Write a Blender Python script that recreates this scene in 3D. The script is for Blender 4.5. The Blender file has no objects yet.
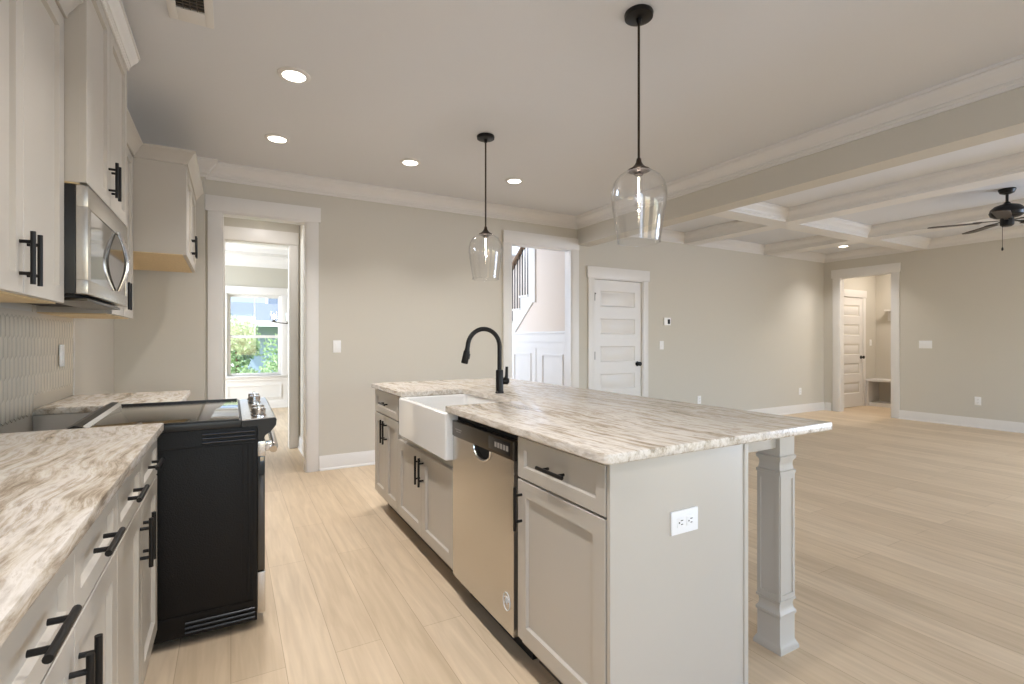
import bpy, bmesh, math, random
from mathutils import Matrix, Vector
random.seed(7)
PI = math.pi
S = bpy.context.scene
COL = S.collection

# ------------------------------------------------------------------ camera
cam_d = bpy.data.cameras.new('camera')
cam = bpy.data.objects.new('camera', cam_d)
COL.objects.link(cam)
cam_d.sensor_width = 36.0
cam_d.lens = 499.0 / 1024.0 * 36.0
cam_d.shift_y = -1.5 / 1024.0
cam_d.clip_start = 0.02
cam.location = (0, 0, 1.23)
cam.rotation_euler = (PI / 2, 0, math.radians(-29.4))
S.camera = cam

# ------------------------------------------------------------------ view / world
S.view_settings.view_transform = 'Standard'
S.view_settings.look = 'None'
S.view_settings.gamma = 1.0
S.view_settings.use_curve_mapping = False
S.view_settings.exposure = 0.20
S.cycles.use_denoising = True
S.cycles.max_bounces = 10
S.cycles.diffuse_bounces = 6
S.cycles.transparent_max_bounces = 16
S.cycles.caustics_reflective = False
S.cycles.caustics_refractive = False
S.cycles.sample_clamp_indirect = 6.0

world = bpy.data.worlds.new('sky')
S.world = world
world.use_nodes = True
wn = world.node_tree
sky = wn.nodes.new('ShaderNodeTexSky')
sky.sky_type = 'NISHITA'
sky.sun_disc = False
sky.sun_elevation = math.radians(48)
sky.sun_rotation = math.radians(200)
wn.links.new(sky.outputs[0], wn.nodes['Background'].inputs[0])
wn.nodes['Background'].inputs[1].default_value = 0.65

def lamp(name, kind, loc, energy, color, rot=(0, 0, 0), **kw):
    d = bpy.data.lights.new(name, kind)
    d.energy = energy
    d.color = color
    for k, v in kw.items():
        setattr(d, k, v)
    o = bpy.data.objects.new(name, d)
    o.location = loc
    o.rotation_euler = rot
    COL.objects.link(o)
    return o

DAY = (0.62, 0.76, 1.0)
BLUE = (0.28, 0.57, 1.0)
WARM = (0.98, 0.95, 0.945)
MUD = (1.0, 0.89, 0.78)
lamp('sun', 'SUN', (0, 14, 12), 3.0, (1, 0.96, 0.9), (math.radians(48), 0, math.radians(-35)), angle=0.02)
# daylight through the glazed doors and windows of the rear wall
lamp('rear_kitchen_window_daylight', 'AREA', (0.9, -3.93, 1.45), 70, BLUE, (-PI / 2, 0, 0), shape='RECTANGLE', size=2.2, size_y=1.7)
lamp('rear_living_window_daylight', 'AREA', (5.9, -3.93, 1.30), 250, BLUE, (-PI / 2, 0, 0), shape='RECTANGLE', size=3.6, size_y=2.2)
# added fill lamps without modelled sources: kitchen side, living side, passage, dining, foyer, stair
lamp('left_kitchen_fill', 'AREA', (-0.77, -2.3, 1.75), 32, BLUE, (0, -PI / 2, 0), shape='RECTANGLE', size=1.3, size_y=1.8)  # added out of view to brighten the kitchen side of the beam
lamp('right_living_fill', 'AREA', (9.10, -1.6, 1.45), 215, DAY, (0, PI / 2, 0), shape='RECTANGLE', size=1.7, size_y=2.4)  # added before the solid right wall, lifts the left cabinet fronts
lamp('passage_fill', 'AREA', (0.30, 5.66, 2.60), 4, WARM, (0, 0, 0), shape='DISK', size=0.2)  # added lamp without fixture, brightens the second casing
lamp('dining_fill', 'AREA', (-2.3, 8.3, 1.5), 170, (0.80, 0.89, 1.0), (0, -PI / 2, 0), shape='RECTANGLE', size=1.6, size_y=2.0)  # added on the windowless left wall to boost the dining daylight
lamp('foyer_cool_fill', 'AREA', (1.62, 7.2, 1.7), 60, DAY, (0, -PI / 2, 0), shape='RECTANGLE', size=2.2, size_y=1.2)  # added cool fill, gives the foyer wainscot its bluish white
lamp('stairwell_fill', 'AREA', (4.4, 7.6, 3.55), 45, DAY, (0, 0, 0), shape='RECTANGLE', size=.9, size_y=1.4)  # unseen fill above the flight, added to brighten behind the balusters
lamp('foyer_warm_fill', 'AREA', (2.7, 6.6, 2.85), 14, MUD, (0, 0, 0), shape='DISK', size=.25)  # added warm fill without fixture, tints the stair wall pinkish
lamp('mudroom_ceiling_light', 'AREA', (10.1, 4.0, 2.70), 23, MUD, (0, 0, 0), shape='DISK', size=0.3)

# ------------------------------------------------------------------ materials
def srgb(r, g, b):
    f = lambda c: (c / 255 / 12.92) if c / 255 <= 0.04045 else ((c / 255 + 0.055) / 1.055) ** 2.4
    return (f(r), f(g), f(b), 1)

def mat(name, col, rough=0.5, metal=0.0, spec=0.5, bump=0.0, bscale=80, noise=0.0, nscale=6, stretch=None, coat=0.0):
    m = bpy.data.materials.new(name)
    m.use_nodes = True
    t = m.node_tree
    b = t.nodes['Principled BSDF']
    b.inputs['Base Color'].default_value = col
    b.inputs['Roughness'].default_value = rough
    b.inputs['Metallic'].default_value = metal
    b.inputs['Specular IOR Level'].default_value = spec
    b.inputs['Coat Weight'].default_value = coat
    tc = t.nodes.new('ShaderNodeTexCoord')
    mp = t.nodes.new('ShaderNodeMapping')
    t.links.new(tc.outputs['Object'], mp.inputs[0])
    if stretch:
        mp.inputs['Scale'].default_value = stretch
    if noise > 0:
        n = t.nodes.new('ShaderNodeTexNoise')
        n.inputs['Scale'].default_value = nscale
        n.inputs['Detail'].default_value = 3
        t.links.new(mp.outputs[0], n.inputs['Vector'])
        r = t.nodes.new('ShaderNodeValToRGB')
        r.color_ramp.elements[0].position = 0.3
        r.color_ramp.elements[1].position = 0.7
        k0, k1 = 1 - noise, 1 + noise
        r.color_ramp.elements[0].color = (col[0] * k0, col[1] * k0, col[2] * k0, 1)
        r.color_ramp.elements[1].color = (min(1, col[0] * k1), min(1, col[1] * k1), min(1, col[2] * k1), 1)
        t.links.new(n.outputs[0], r.inputs[0])
        t.links.new(r.outputs[0], b.inputs['Base Color'])
    if bump > 0:
        n2 = t.nodes.new('ShaderNodeTexNoise')
        n2.inputs['Scale'].default_value = bscale
        t.links.new(mp.outputs[0], n2.inputs['Vector'])
        bp = t.nodes.new('ShaderNodeBump')
        bp.inputs['Strength'].default_value = bump
        bp.inputs['Distance'].default_value = 0.002
        t.links.new(n2.outputs[0], bp.inputs['Height'])
        t.links.new(bp.outputs[0], b.inputs['Normal'])
    return m

def emit(name, col, strength):
    m = bpy.data.materials.new(name)
    m.use_nodes = True
    b = m.node_tree.nodes['Principled BSDF']
    b.inputs['Base Color'].default_value = (0.8, 0.8, 0.8, 1)
    b.inputs['Emission Color'].default_value = col
    b.inputs['Emission Strength'].default_value = strength
    return m

def glass_mat(name, tint=(1, 1, 1, 1), grazing=0.75, rough=0.03):
    m = bpy.data.materials.new(name)
    m.use_nodes = True
    t = m.node_tree
    t.nodes.remove(t.nodes['Principled BSDF'])
    out = t.nodes['Material Output']
    lw = t.nodes.new('ShaderNodeLayerWeight'); lw.inputs[0].default_value = 0.5
    pw = t.nodes.new('ShaderNodeMath'); pw.operation = 'POWER'; pw.inputs[1].default_value = 3.2
    fr = t.nodes.new('ShaderNodeMath'); fr.operation = 'MULTIPLY_ADD'; fr.inputs[1].default_value = grazing; fr.inputs[2].default_value = 0.05
    t.links.new(lw.outputs['Facing'], pw.inputs[0]); t.links.new(pw.outputs[0], fr.inputs[0])
    tr = t.nodes.new('ShaderNodeBsdfTransparent'); tr.inputs[0].default_value = tint
    gl = t.nodes.new('ShaderNodeBsdfGlossy'); gl.inputs['Roughness'].default_value = rough
    mx = t.nodes.new('ShaderNodeMixShader')
    t.links.new(fr.outputs[0], mx.inputs[0]); t.links.new(tr.outputs[0], mx.inputs[1])
    t.links.new(gl.outputs[0], mx.inputs[2]); t.links.new(mx.outputs[0], out.inputs[0])
    return m

def floor_mat():
    m = bpy.data.materials.new('oak_plank_floor')
    m.use_nodes = True
    t = m.node_tree; L = t.links.new
    b = t.nodes['Principled BSDF']
    tc = t.nodes.new('ShaderNodeTexCoord')
    mp = t.nodes.new('ShaderNodeMapping')
    mp.inputs['Rotation'].default_value = (0, 0, PI / 2)
    L(tc.outputs['Object'], mp.inputs[0])
    br = t.nodes.new('ShaderNodeTexBrick')
    br.offset = 0.37; br.offset_frequency = 2; br.squash = 1
    br.inputs['Scale'].default_value = 1.0
    br.inputs['Brick Width'].default_value = 1.5
    br.inputs['Row Height'].default_value = 0.18
    br.inputs['Mortar Size'].default_value = 0.0012
    br.inputs['Mortar Smooth'].default_value = 0.2
    br.inputs['Bias'].default_value = 0.0
    br.inputs['Color1'].default_value = (0, 0, 0, 1)
    br.inputs['Color2'].default_value = (1, 1, 1, 1)
    br.inputs['Mortar'].default_value = (0.5, 0.5, 0.5, 1)
    L(mp.outputs[0], br.inputs['Vector'])
    r = t.nodes.new('ShaderNodeValToRGB')
    r.color_ramp.elements[0].color = srgb(203, 183, 155)
    r.color_ramp.elements[1].color = srgb(216, 197, 170)
    e = r.color_ramp.elements.new(0.5); e.color = srgb(210, 190, 162)
    L(br.outputs['Color'], r.inputs[0])
    # grain
    mp2 = t.nodes.new('ShaderNodeMapping')
    mp2.inputs['Scale'].default_value = (14, 1.1, 1)
    L(tc.outputs['Object'], mp2.inputs[0])
    n = t.nodes.new('ShaderNodeTexNoise'); n.inputs['Scale'].default_value = 2.2
    n.inputs['Detail'].default_value = 6; n.inputs['Distortion'].default_value = 0.6
    L(mp2.outputs[0], n.inputs['Vector'])
    r2 = t.nodes.new('ShaderNodeValToRGB')
    r2.color_ramp.elements[0].position = 0.3; r2.color_ramp.elements[1].position = 0.72
    r2.color_ramp.elements[0].color = (0.86, 0.83, 0.79, 1); r2.color_ramp.elements[1].color = (1.06, 1.05, 1.04, 1)
    L(n.outputs[0], r2.inputs[0])
    mx = t.nodes.new('ShaderNodeMix'); mx.data_type = 'RGBA'; mx.blend_type = 'MULTIPLY'; mx.inputs[0].default_value = 1.0
    L(r.outputs[0], mx.inputs[6]); L(r2.outputs[0], mx.inputs[7])
    mx2 = t.nodes.new('ShaderNodeMix'); mx2.data_type = 'RGBA'
    mx2.inputs[7].default_value = srgb(150, 126, 98)
    mul = t.nodes.new('ShaderNodeMath'); mul.operation = 'MULTIPLY'; mul.inputs[1].default_value = 0.7
    L(br.outputs['Fac'], mul.inputs[0]); L(mul.outputs[0], mx2.inputs[0])
    L(mx.outputs[2], mx2.inputs[6]); L(mx2.outputs[2], b.inputs['Base Color'])
    b.inputs['Roughness'].default_value = 0.42
    b.inputs['Specular IOR Level'].default_value = 0.35
    return m

def granite_mat():
    m = bpy.data.materials.new('veined_granite')
    m.use_nodes = True
    t = m.node_tree; L = t.links.new
    b = t.nodes['Principled BSDF']
    tc = t.nodes.new('ShaderNodeTexCoord')
    nd = t.nodes.new('ShaderNodeTexNoise'); nd.inputs['Scale'].default_value = 1.6; nd.inputs['Detail'].default_value = 3
    L(tc.outputs['Object'], nd.inputs['Vector'])
    add = t.nodes.new('ShaderNodeVectorMath'); add.operation = 'MULTIPLY_ADD'
    add.inputs[1].default_value = (0.19, 0.19, 0.19)
    L(nd.outputs['Color'], add.inputs[0]); L(tc.outputs['Object'], add.inputs[2])
    mp = t.nodes.new('ShaderNodeMapping')
    mp.inputs['Rotation'].default_value = (0, 0.5, math.radians(7))
    mp.inputs['Scale'].default_value = (10.5, 0.75, 10.5)
    L(add.outputs[0], mp.inputs[0])
    n = t.nodes.new('ShaderNodeTexNoise'); n.inputs['Scale'].default_value = 1.5
    n.inputs['Detail'].default_value = 12; n.inputs['Roughness'].default_value = 0.74
    L(mp.outputs[0], n.inputs['Vector'])
    r = t.nodes.new('ShaderNodeValToRGB'); cr = r.color_ramp
    cr.elements[0].position = 0.28; cr.elements[0].color = srgb(126, 112, 99)
    cr.elements[1].position = 0.74; cr.elements[1].color = srgb(222, 218, 212)
    for p, c in ((0.38, (160, 145, 126)), (0.45, (202, 191, 175)), (0.53, (221, 214, 205)), (0.60, (184, 170, 151)), (0.66, (218, 211, 202))):
        e = cr.elements.new(p); e.color = srgb(*c)
    L(n.outputs[0], r.inputs[0])
    # fine specks
    mp3 = t.nodes.new('ShaderNodeMapping'); mp3.inputs['Scale'].default_value = (60, 16, 60)
    L(add.outputs[0], mp3.inputs[0])
    n3 = t.nodes.new('ShaderNodeTexNoise'); n3.inputs['Scale'].default_value = 1.0; n3.inputs['Detail'].default_value = 4
    L(mp3.outputs[0], n3.inputs['Vector'])
    r3 = t.nodes.new('ShaderNodeValToRGB')
    r3.color_ramp.elements[0].position = 0.33; r3.color_ramp.elements[0].color = (0.72, 0.69, 0.66, 1)
    r3.color_ramp.elements[1].position = 0.52; r3.color_ramp.elements[1].color = (1.02, 1.02, 1.02, 1)
    L(n3.outputs[0], r3.inputs[0])
    mx = t.nodes.new('ShaderNodeMix'); mx.data_type = 'RGBA'; mx.blend_type = 'MULTIPLY'; mx.inputs[0].default_value = 0.8
    L(r.outputs[0], mx.inputs[6]); L(r3.outputs[0], mx.inputs[7])
    L(mx.outputs[2], b.inputs['Base Color'])
    b.inputs['Roughness'].default_value = 0.22
    b.inputs['Specular IOR Level'].default_value = 0.4
    return m

WALLC = srgb(204, 199, 188)
M = {}
M['wall'] = mat('wall_paint_greige', WALLC, 0.85, spec=0.2, bump=0.05, bscale=140)
M['ceil'] = mat('ceiling_paint', srgb(220, 221, 224), 0.9, spec=0.15)
M['white'] = mat('white_trim_paint', srgb(224, 221, 217), 0.38, noise=0.01)
M['dining'] = mat('dining_wall_paint', srgb(186, 181, 168), 0.85, spec=0.2)
M['foyer'] = mat('foyer_wall_paint', srgb(222, 210, 198), 0.85, spec=0.2)
M['floor'] = floor_mat()
M['granite'] = granite_mat()
M['cab'] = mat('cabinet_paint_grey', srgb(188, 181, 170), 0.36, noise=0.012, nscale=3)
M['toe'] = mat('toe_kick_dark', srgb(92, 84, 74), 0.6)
M['dark'] = mat('dark_gap', srgb(22, 21, 20), 0.7)
M['wood'] = mat('cabinet_underside_maple', srgb(214, 190, 146), 0.5, noise=0.05, stretch=(3, 12, 3))
M['black'] = mat('matte_black_metal', srgb(22, 20, 19), 0.38, metal=0.4)
M['bronze'] = mat('oil_rubbed_bronze', srgb(58, 47, 38), 0.4, metal=0.6)
M['steel'] = mat('stainless_steel', srgb(205, 201, 195), 0.27, metal=1.0, bump=0.03, bscale=60, stretch=(1, 1, 40))
M['steelb'] = mat('polished_steel', srgb(216, 212, 208), 0.14, metal=1.0)
M['bglass'] = mat('black_ceramic_glass', srgb(12, 12, 13), 0.04, spec=0.8, coat=0.6)
M['dglass'] = mat('mirrored_door_glass', srgb(122, 118, 112), 0.05, metal=0.85)
M['enamel'] = mat('black_textured_enamel', srgb(10, 8, 8), 0.42, spec=0.28, bump=0.8, bscale=200)
M['bplastic'] = mat('black_plastic', srgb(20, 19, 19), 0.35)
M['gplastic'] = mat('dark_taupe_panel', srgb(78, 70, 60), 0.3, metal=0.7)
M['porc'] = mat('white_fireclay', srgb(238, 236, 232), 0.12, spec=0.5)
M['plate'] = mat('white_plastic_plate', srgb(240, 240, 240), 0.35)
M['tile'] = mat('cream_glazed_tile', srgb(206, 196, 178), 0.22, spec=0.5, noise=0.03, nscale=9)
M['grout'] = mat('tile_grout', srgb(200, 190, 172), 0.9)
M['glass'] = glass_mat('clear_pendant_glass')
M['wglass'] = glass_mat('window_glass', grazing=0.4)
M['fil'] = emit('filament_glow', (1.0, 0.82, 0.58, 1), 30)
M['lens'] = emit('downlight_lens', (1.0, 0.93, 0.82, 1), 9)
M['blade'] = mat('dark_walnut_blade', srgb(52, 40, 33), 0.4, noise=0.15, stretch=(2, 20, 2))
M['ventdark'] = mat('vent_dark', srgb(40, 38, 36), 0.8)
M['rail'] = mat('stained_oak_rail', srgb(112, 86, 60), 0.4, noise=0.1, stretch=(4, 4, 4))
M['leaf'] = mat('tree_leaves', srgb(172, 196, 144), 0.6, noise=0.25, nscale=3)
M['bark'] = mat('tree_bark', srgb(110, 90, 72), 0.9, noise=0.2)
M['lawn'] = mat('lawn_grass', srgb(140, 170, 100), 0.9, noise=0.2, nscale=2)
M['siding'] = mat('blue_grey_siding', srgb(150, 164, 184), 0.7, noise=0.03, stretch=(1, 1, 30))
M['shingle'] = mat('grey_roof_shingles', srgb(128, 136, 150), 0.85, noise=0.12, nscale=14)
M['wink'] = mat('dark_house_pane', srgb(90, 105, 125), 0.1)
M['greymark'] = mat('grey_print', srgb(150, 145, 138), 0.5)
M['screen'] = mat('dark_screen', srgb(40, 42, 44), 0.2)

# ------------------------------------------------------------------ mesh builder
class MB:
    def __init__(self, M4=None):
        self.v = []; self.f = []; self.M = M4 or Matrix()
    def add(self, vs, fs):
        k = len(self.v)
        self.v += [self.M @ Vector(p) for p in vs]
        self.f += [tuple(i + k for i in f) for f in fs]
        return self
    def box(self, x0, x1, y0, y1, z0, z1, bev=0.0):
        x0, x1 = min(x0, x1), max(x0, x1); y0, y1 = min(y0, y1), max(y0, y1); z0, z1 = min(z0, z1), max(z0, z1)
        vs = [(x0, y0, z0), (x1, y0, z0), (x1, y1, z0), (x0, y1, z0), (x0, y0, z1), (x1, y0, z1), (x1, y1, z1), (x0, y1, z1)]
        fs = [(0, 3, 2, 1), (4, 5, 6, 7), (0, 1, 5, 4), (1, 2, 6, 5), (2, 3, 7, 6), (3, 0, 4, 7)]
        if bev <= 0:
            return self.add(vs, fs)
        bm = bmesh.new()
        bv = [bm.verts.new(p) for p in vs]
        for f in fs: bm.faces.new([bv[i] for i in f])
        bmesh.ops.bevel(bm, geom=list(bm.edges), offset=bev, segments=2, affect='EDGES', profile=0.6)
        bm.verts.index_update()
        self.add([tuple(v.co) for v in bm.verts], [tuple(v.index for v in f.verts) for f in bm.faces])
        bm.free()
        return self
    def rings(self, rings, close=True, cap0=True, cap1=True):
        n = len(rings[0]); vs = [p for r in rings for p in r]; fs = []
        for i in range(len(rings) - 1):
            for j in range(n if close else n - 1):
                a = i * n + j; b = i * n + (j + 1) % n
                fs.append((a, b, b + n, a + n))
        if cap0: fs.append(tuple(reversed(range(n))))
        if cap1: fs.append(tuple(range((len(rings) - 1) * n, len(rings) * n)))
        return self.add(vs, fs)
    def tube(self, pts, r, n=12, cap=True):
        pts = [Vector(p) for p in pts]; rr = r if isinstance(r, (list, tuple)) else [r] * len(pts)
        t = (pts[1] - pts[0]).normalized()
        up = Vector((0, 0, 1)) if abs(t.z) < 0.9 else Vector((1, 0, 0))
        a = t.cross(up).normalized(); rings = []
        for i, p in enumerate(pts):
            if i == 0: tt = (pts[1] - pts[0])
            elif i == len(pts) - 1: tt = pts[-1] - pts[-2]
            else: tt = (pts[i + 1] - pts[i]).normalized() + (pts[i] - pts[i - 1]).normalized()
            tt.normalize()
            a = (a - tt * a.dot(tt)).normalized(); b = tt.cross(a)
            rings.append([tuple(p + (a * math.cos(2 * PI * k / n) + b * math.sin(2 * PI * k / n)) * rr[i]) for k in range(n)])
        return self.rings(rings, True, cap, cap)
    def lathe(self, prof, c=(0, 0), n=24, cap0=False, cap1=False, sq=False):
        rings = []
        for r, z in prof:
            if sq: rings.append([(c[0] - r, c[1] - r, z), (c[0] + r, c[1] - r, z), (c[0] + r, c[1] + r, z), (c[0] - r, c[1] + r, z)])
            else: rings.append([(c[0] + r * math.cos(2 * PI * k / n), c[1] + r * math.sin(2 * PI * k / n), z) for k in range(n)])
        return self.rings(rings, True, cap0, cap1)
    def prism(self, poly, a, b, ax='y'):
        # poly of 2-D points extruded from a to b along axis ax (the other two axes in order)
        def P(p, q):
            if ax == 'y': return (p[0], q, p[1])
            if ax == 'x': return (q, p[0], p[1])
            return (p[0], p[1], q)
        return self.rings([[P(p, a) for p in poly], [P(p, b) for p in poly]])
    def sweep(self, prof, path, z, up=-1, closed=False):
        # prof: (out, v) pairs; path: XY points, the room lies on the LEFT of the direction of travel
        n = len(path); rings = []
        def nrm(a, b):
            d = Vector((b[0] - a[0], b[1] - a[1])).normalized(); return Vector((-d.y, d.x))
        for i in range(n):
            if closed or 0 < i < n - 1:
                n1 = nrm(path[i - 1], path[i]); n2 = nrm(path[i], path[(i + 1) % n])
                m = (n1 + n2) / (1 + n1.dot(n2))
            elif i == 0: m = nrm(path[0], path[1])
            else: m = nrm(path[-2], path[-1])
            rings.append([(path[i][0] + m.x * o, path[i][1] + m.y * o, z + up * v) for o, v in prof])
        if closed: rings.append(rings[0])
        return self.rings(rings, True, not closed, not closed)
    def shaker(self, x0, x1, z0, z1, rail=0.057, y=0.0, t=0.02, rec=0.012):
        e = 0.0015; s = 0.0035
        def R(ix, yy): return [(x0 + ix, yy, z0 + ix), (x1 - ix, yy, z0 + ix), (x1 - ix, yy, z1 - ix), (x0 + ix, yy, z1 - ix)]
        return self.rings([R(0, y), R(0, y - t + e), R(e, y - t), R(rail, y - t), R(rail + s, y - t + rec)])
    def build(self, name, m, parent=None, smooth=True, angle=32):
        me = bpy.data.meshes.new(name)
        me.from_pydata([tuple(v) for v in self.v], [], self.f)
        bm = bmesh.new(); bm.from_mesh(me)
        bmesh.ops.remove_doubles(bm, verts=list(bm.verts), dist=1e-6)
        bmesh.ops.recalc_face_normals(bm, faces=list(bm.faces))
        bm.to_mesh(me); bm.free()
        if smooth:
            me.polygons.foreach_set('use_smooth', [True] * len(me.polygons))
            me.set_sharp_from_angle(angle=math.radians(angle))
        me.materials.append(M[m] if isinstance(m, str) else m)
        o = bpy.data.objects.new(name, me)
        COL.objects.link(o)
        if parent: o.parent = parent
        return o

def tag(o, label, cat, group=None):
    o['label'] = label; o['category'] = cat
    if group: o['group'] = group
    return o
def thing(name, label, cat, loc=(0, 0, 0), rz=0.0, group=None):
    o = bpy.data.objects.new(name, None); COL.objects.link(o)
    o.location = loc; o.rotation_euler = (0, 0, rz); o.empty_display_size = 0.1
    return tag(o, label, cat, group)
def struct(o, label=None):
    o['kind'] = 'structure'
    if label: o['label'] = label
    return o
def sempty(name, loc=(0, 0, 0), rz=0.0):
    o = bpy.data.objects.new(name, None); COL.objects.link(o)
    o.location = loc; o.rotation_euler = (0, 0, rz); o['kind'] = 'structure'
    return o
def copy_thing(src, label, loc=None, rz=None):
    r = src.copy(); COL.objects.link(r); r['label'] = label
    if loc is not None: r.location = loc
    if rz is not None: r.rotation_euler = (0, 0, rz)
    for ch in list(src.children):
        c = ch.copy(); COL.objects.link(c); c.parent = r
        for g in list(ch.children):
            d = g.copy(); COL.objects.link(d); d.parent = c
    return r

# ------------------------------------------------------------------ the room shell
H = 2.745
XL, YB, XE, YR = -0.80, 5.00, 9.17, -4.0
struct(MB().box(-3.2, 11.2, YR - .12, 10.2, -0.1, 0.0).build('floor', 'floor'))
struct(MB().box(XL - .12, 11.2, YR - .12, YB + .12, H, H + .1).build('ceiling', 'ceil'))

b = MB()
b.box(XL - .12, XL, YR, -3.2, 0, H); b.box(XL - .12, XL, -3.2, -1.4, 0, 1.1); b.box(XL - .12, XL, -3.2, -1.4, 2.4, H); b.box(XL - .12, XL, -1.4, YB + .12, 0, H)
struct(b.build('wall_left', 'wall'))
struct(MB().box(XL + .001, -0.61, -1.2, YB - .062, 2.425, H - .001).build('wall_soffit', 'wall'))

# back wall with its three openings
b = MB()
D1 = (-0.067, 0.615, 2.34); D2 = (2.80, 3.655, 2.352); D3 = (4.00, 4.835, 2.025)
y0, y1 = YB, YB + .12
b.box(XL, D1[0], y0, y1, 0, H)
b.box(D1[0], D1[1], y0, y1, D1[2], H)
b.box(D1[1], D2[0], y0, y1, 0, H)
b.box(D2[0], D2[1], y0, y1, D2[2], H)
b.box(D2[1], D3[0], y0, y1, 0, H)
b.box(D3[0], D3[1], y0, y1, D3[2], H)
b.box(D3[1], XE + .12, y0, y1, 0, H)
struct(b.build('wall_back', 'wall'))
struct(MB().box(XL + .001, -0.192, YB - .06, YB - .001, 0, H - .001).build('wall_alcove', 'wall'))
# closet behind the panelled door keeps daylight out
struct(MB().box(3.80, 5.0, 5.75, 5.85, 0, H).box(5.0, 5.1, 5.121, 5.85, 0, H).build('wall_closet', 'wall'))

# end wall with the mudroom opening
E1 = (3.952, 4.738, 2.312)
b = MB()
b.box(XE, XE + .12, YR, E1[0], 0, H)
b.box(XE, XE + .12, E1[0], E1[1], E1[2], H)
b.box(XE, XE + .12, E1[1], YB, 0, H)
struct(b.build('wall_right', 'wall'))
# rear wall, behind the camera, with two glazed openings
b = MB()
b.box(XL, -0.2, YR - .12, YR, 0, H); b.box(-0.2, 2.0, YR - .12, YR, 0, 0.6); b.box(-0.2, 2.0, YR - .12, YR, 2.3, H)
b.box(2.0, 4.1, YR - .12, YR, 0, H); b.box(4.1, 7.7, YR - .12, YR, 2.4, H); b.box(4.1, 7.7, YR - .12, YR, 0, 0.2)
b.box(7.7, XE + .12, YR - .12, YR, 0, H)
struct(b.build('wall_rear', 'wall'))

CROWN = [(0, 0), (.096, 0), (.096, .018), (.084, .018), (.084, .026), (.078, .040), (.064, .056), (.047, .070), (.036, .084), (.033, .096), (.022, .096), (.022, .112), (.013, .116), (.013, .137), (0, .137)]
BASEB = [(0, 0), (.024, 0), (.024, .012), (.018, .02), (.015, .022), (.015, .108), (.009, .122), (.006, .138), (0, .138)]

# beam between kitchen and living room
BX0, BX1, BZ = 3.745, 3.935, 2.412
struct(MB().box(BX0, BX1, YR, YB, BZ, H - .001).build('trim_1', 'wall'))
# kitchen crown: along the beam and across the back wall
b = MB()
b.sweep(CROWN, [(BX0, YR), (BX0, YB), (-0.192, YB), (-0.192, YB - .06), (XL, YB - .06)], H)
struct(b.build('trim_2', 'white', angle=12))

# coffers of the living room
CX = [(BX1, 5.64), (5.86, 7.46), (7.74, XE)]
CY = [(YR, 0.16), (0.36, 3.50), (3.70, YB)]
BB = 2.607
b = MB()
b.box(5.64, 5.86, YR, YB, BB, H - .001); b.box(7.46, 7.74, YR, YB, BB, H - .001)
for ya, yb in ((0.16, 0.36), (3.50, 3.70)):
    b.box(BX1, 5.64, ya, yb, BB, H - .001); b.box(5.86, 7.46, ya, yb, BB, H - .001); b.box(7.74, XE, ya, yb, BB, H - .001)
struct(b.build('trim_3', 'white'))
b = MB()
for xa, xb in CX:
    for ya, yb in CY:
        b.sweep(CROWN, [(xa, ya), (xb, ya), (xb, yb), (xa, yb)], H, closed=True)
struct(b.build('trim_4', 'white', angle=12))

# baseboards
def baseb(name, paths):
    b = MB()
    for p in paths: b.sweep(BASEB, p, 0, up=1)
    return struct(b.build(name, 'white'))
baseb('baseboard_back', [[(2.70, YB), (0.726, YB)], [(3.925, YB), (3.765, YB)], [(XE, YB), (4.945, YB)]])
baseb('baseboard_right', [[(XE, YR), (XE, 3.85)], [(XE, 4.872), (XE, YB - .025)]])
baseb('baseboard_left', [[(XL, 4.93), (XL, 3.80)]])

# craftsman casings: legs, head, jamb lining
def casing(name, o0, o1, zt, face, depth, axis, w=0.105, hh=0.135, over=0.018, sgn=-1, jamb=True):
    b = MB()
    def bx(a0, a1, d0, d1, z0, z1, bev=0.002):
        if axis == 'x': b.box(a0, a1, d0, d1, z0, z1, bev)
        else: b.box(d0, d1, a0, a1, z0, z1, bev)
    f1 = face + sgn * 0.020; f2 = face + sgn * 0.028
    bx(o0 - w, o0, face, f1, 0, zt); bx(o1, o1 + w, face, f1, 0, zt)
    bx(o0 - w - over, o1 + w + over, face, f2, zt, zt + hh)
    if jamb:
        bk = face - sgn * depth
        bx(o0, o0 + .012, face + sgn * .012, bk, 0, zt - .012); bx(o1 - .012, o1, face + sgn * .012, bk, 0, zt - .012)
        bx(o0, o1, face + sgn * .012, bk, zt - .012, zt)
    return struct(b.build(name, 'white'))
casing('trim_5', D1[0], D1[1], D1[2], YB, .12, 'x')
casing('trim_6', D2[0], D2[1], D2[2], YB, .12, 'x', over=0.0)
casing('trim_7', D3[0], D3[1], D3[2], YB, .12, 'x', w=0.092, hh=0.142)
casing('trim_8', E1[0], E1[1], E1[2], XE, .12, 'y', w=0.105, hh=0.142)

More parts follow.
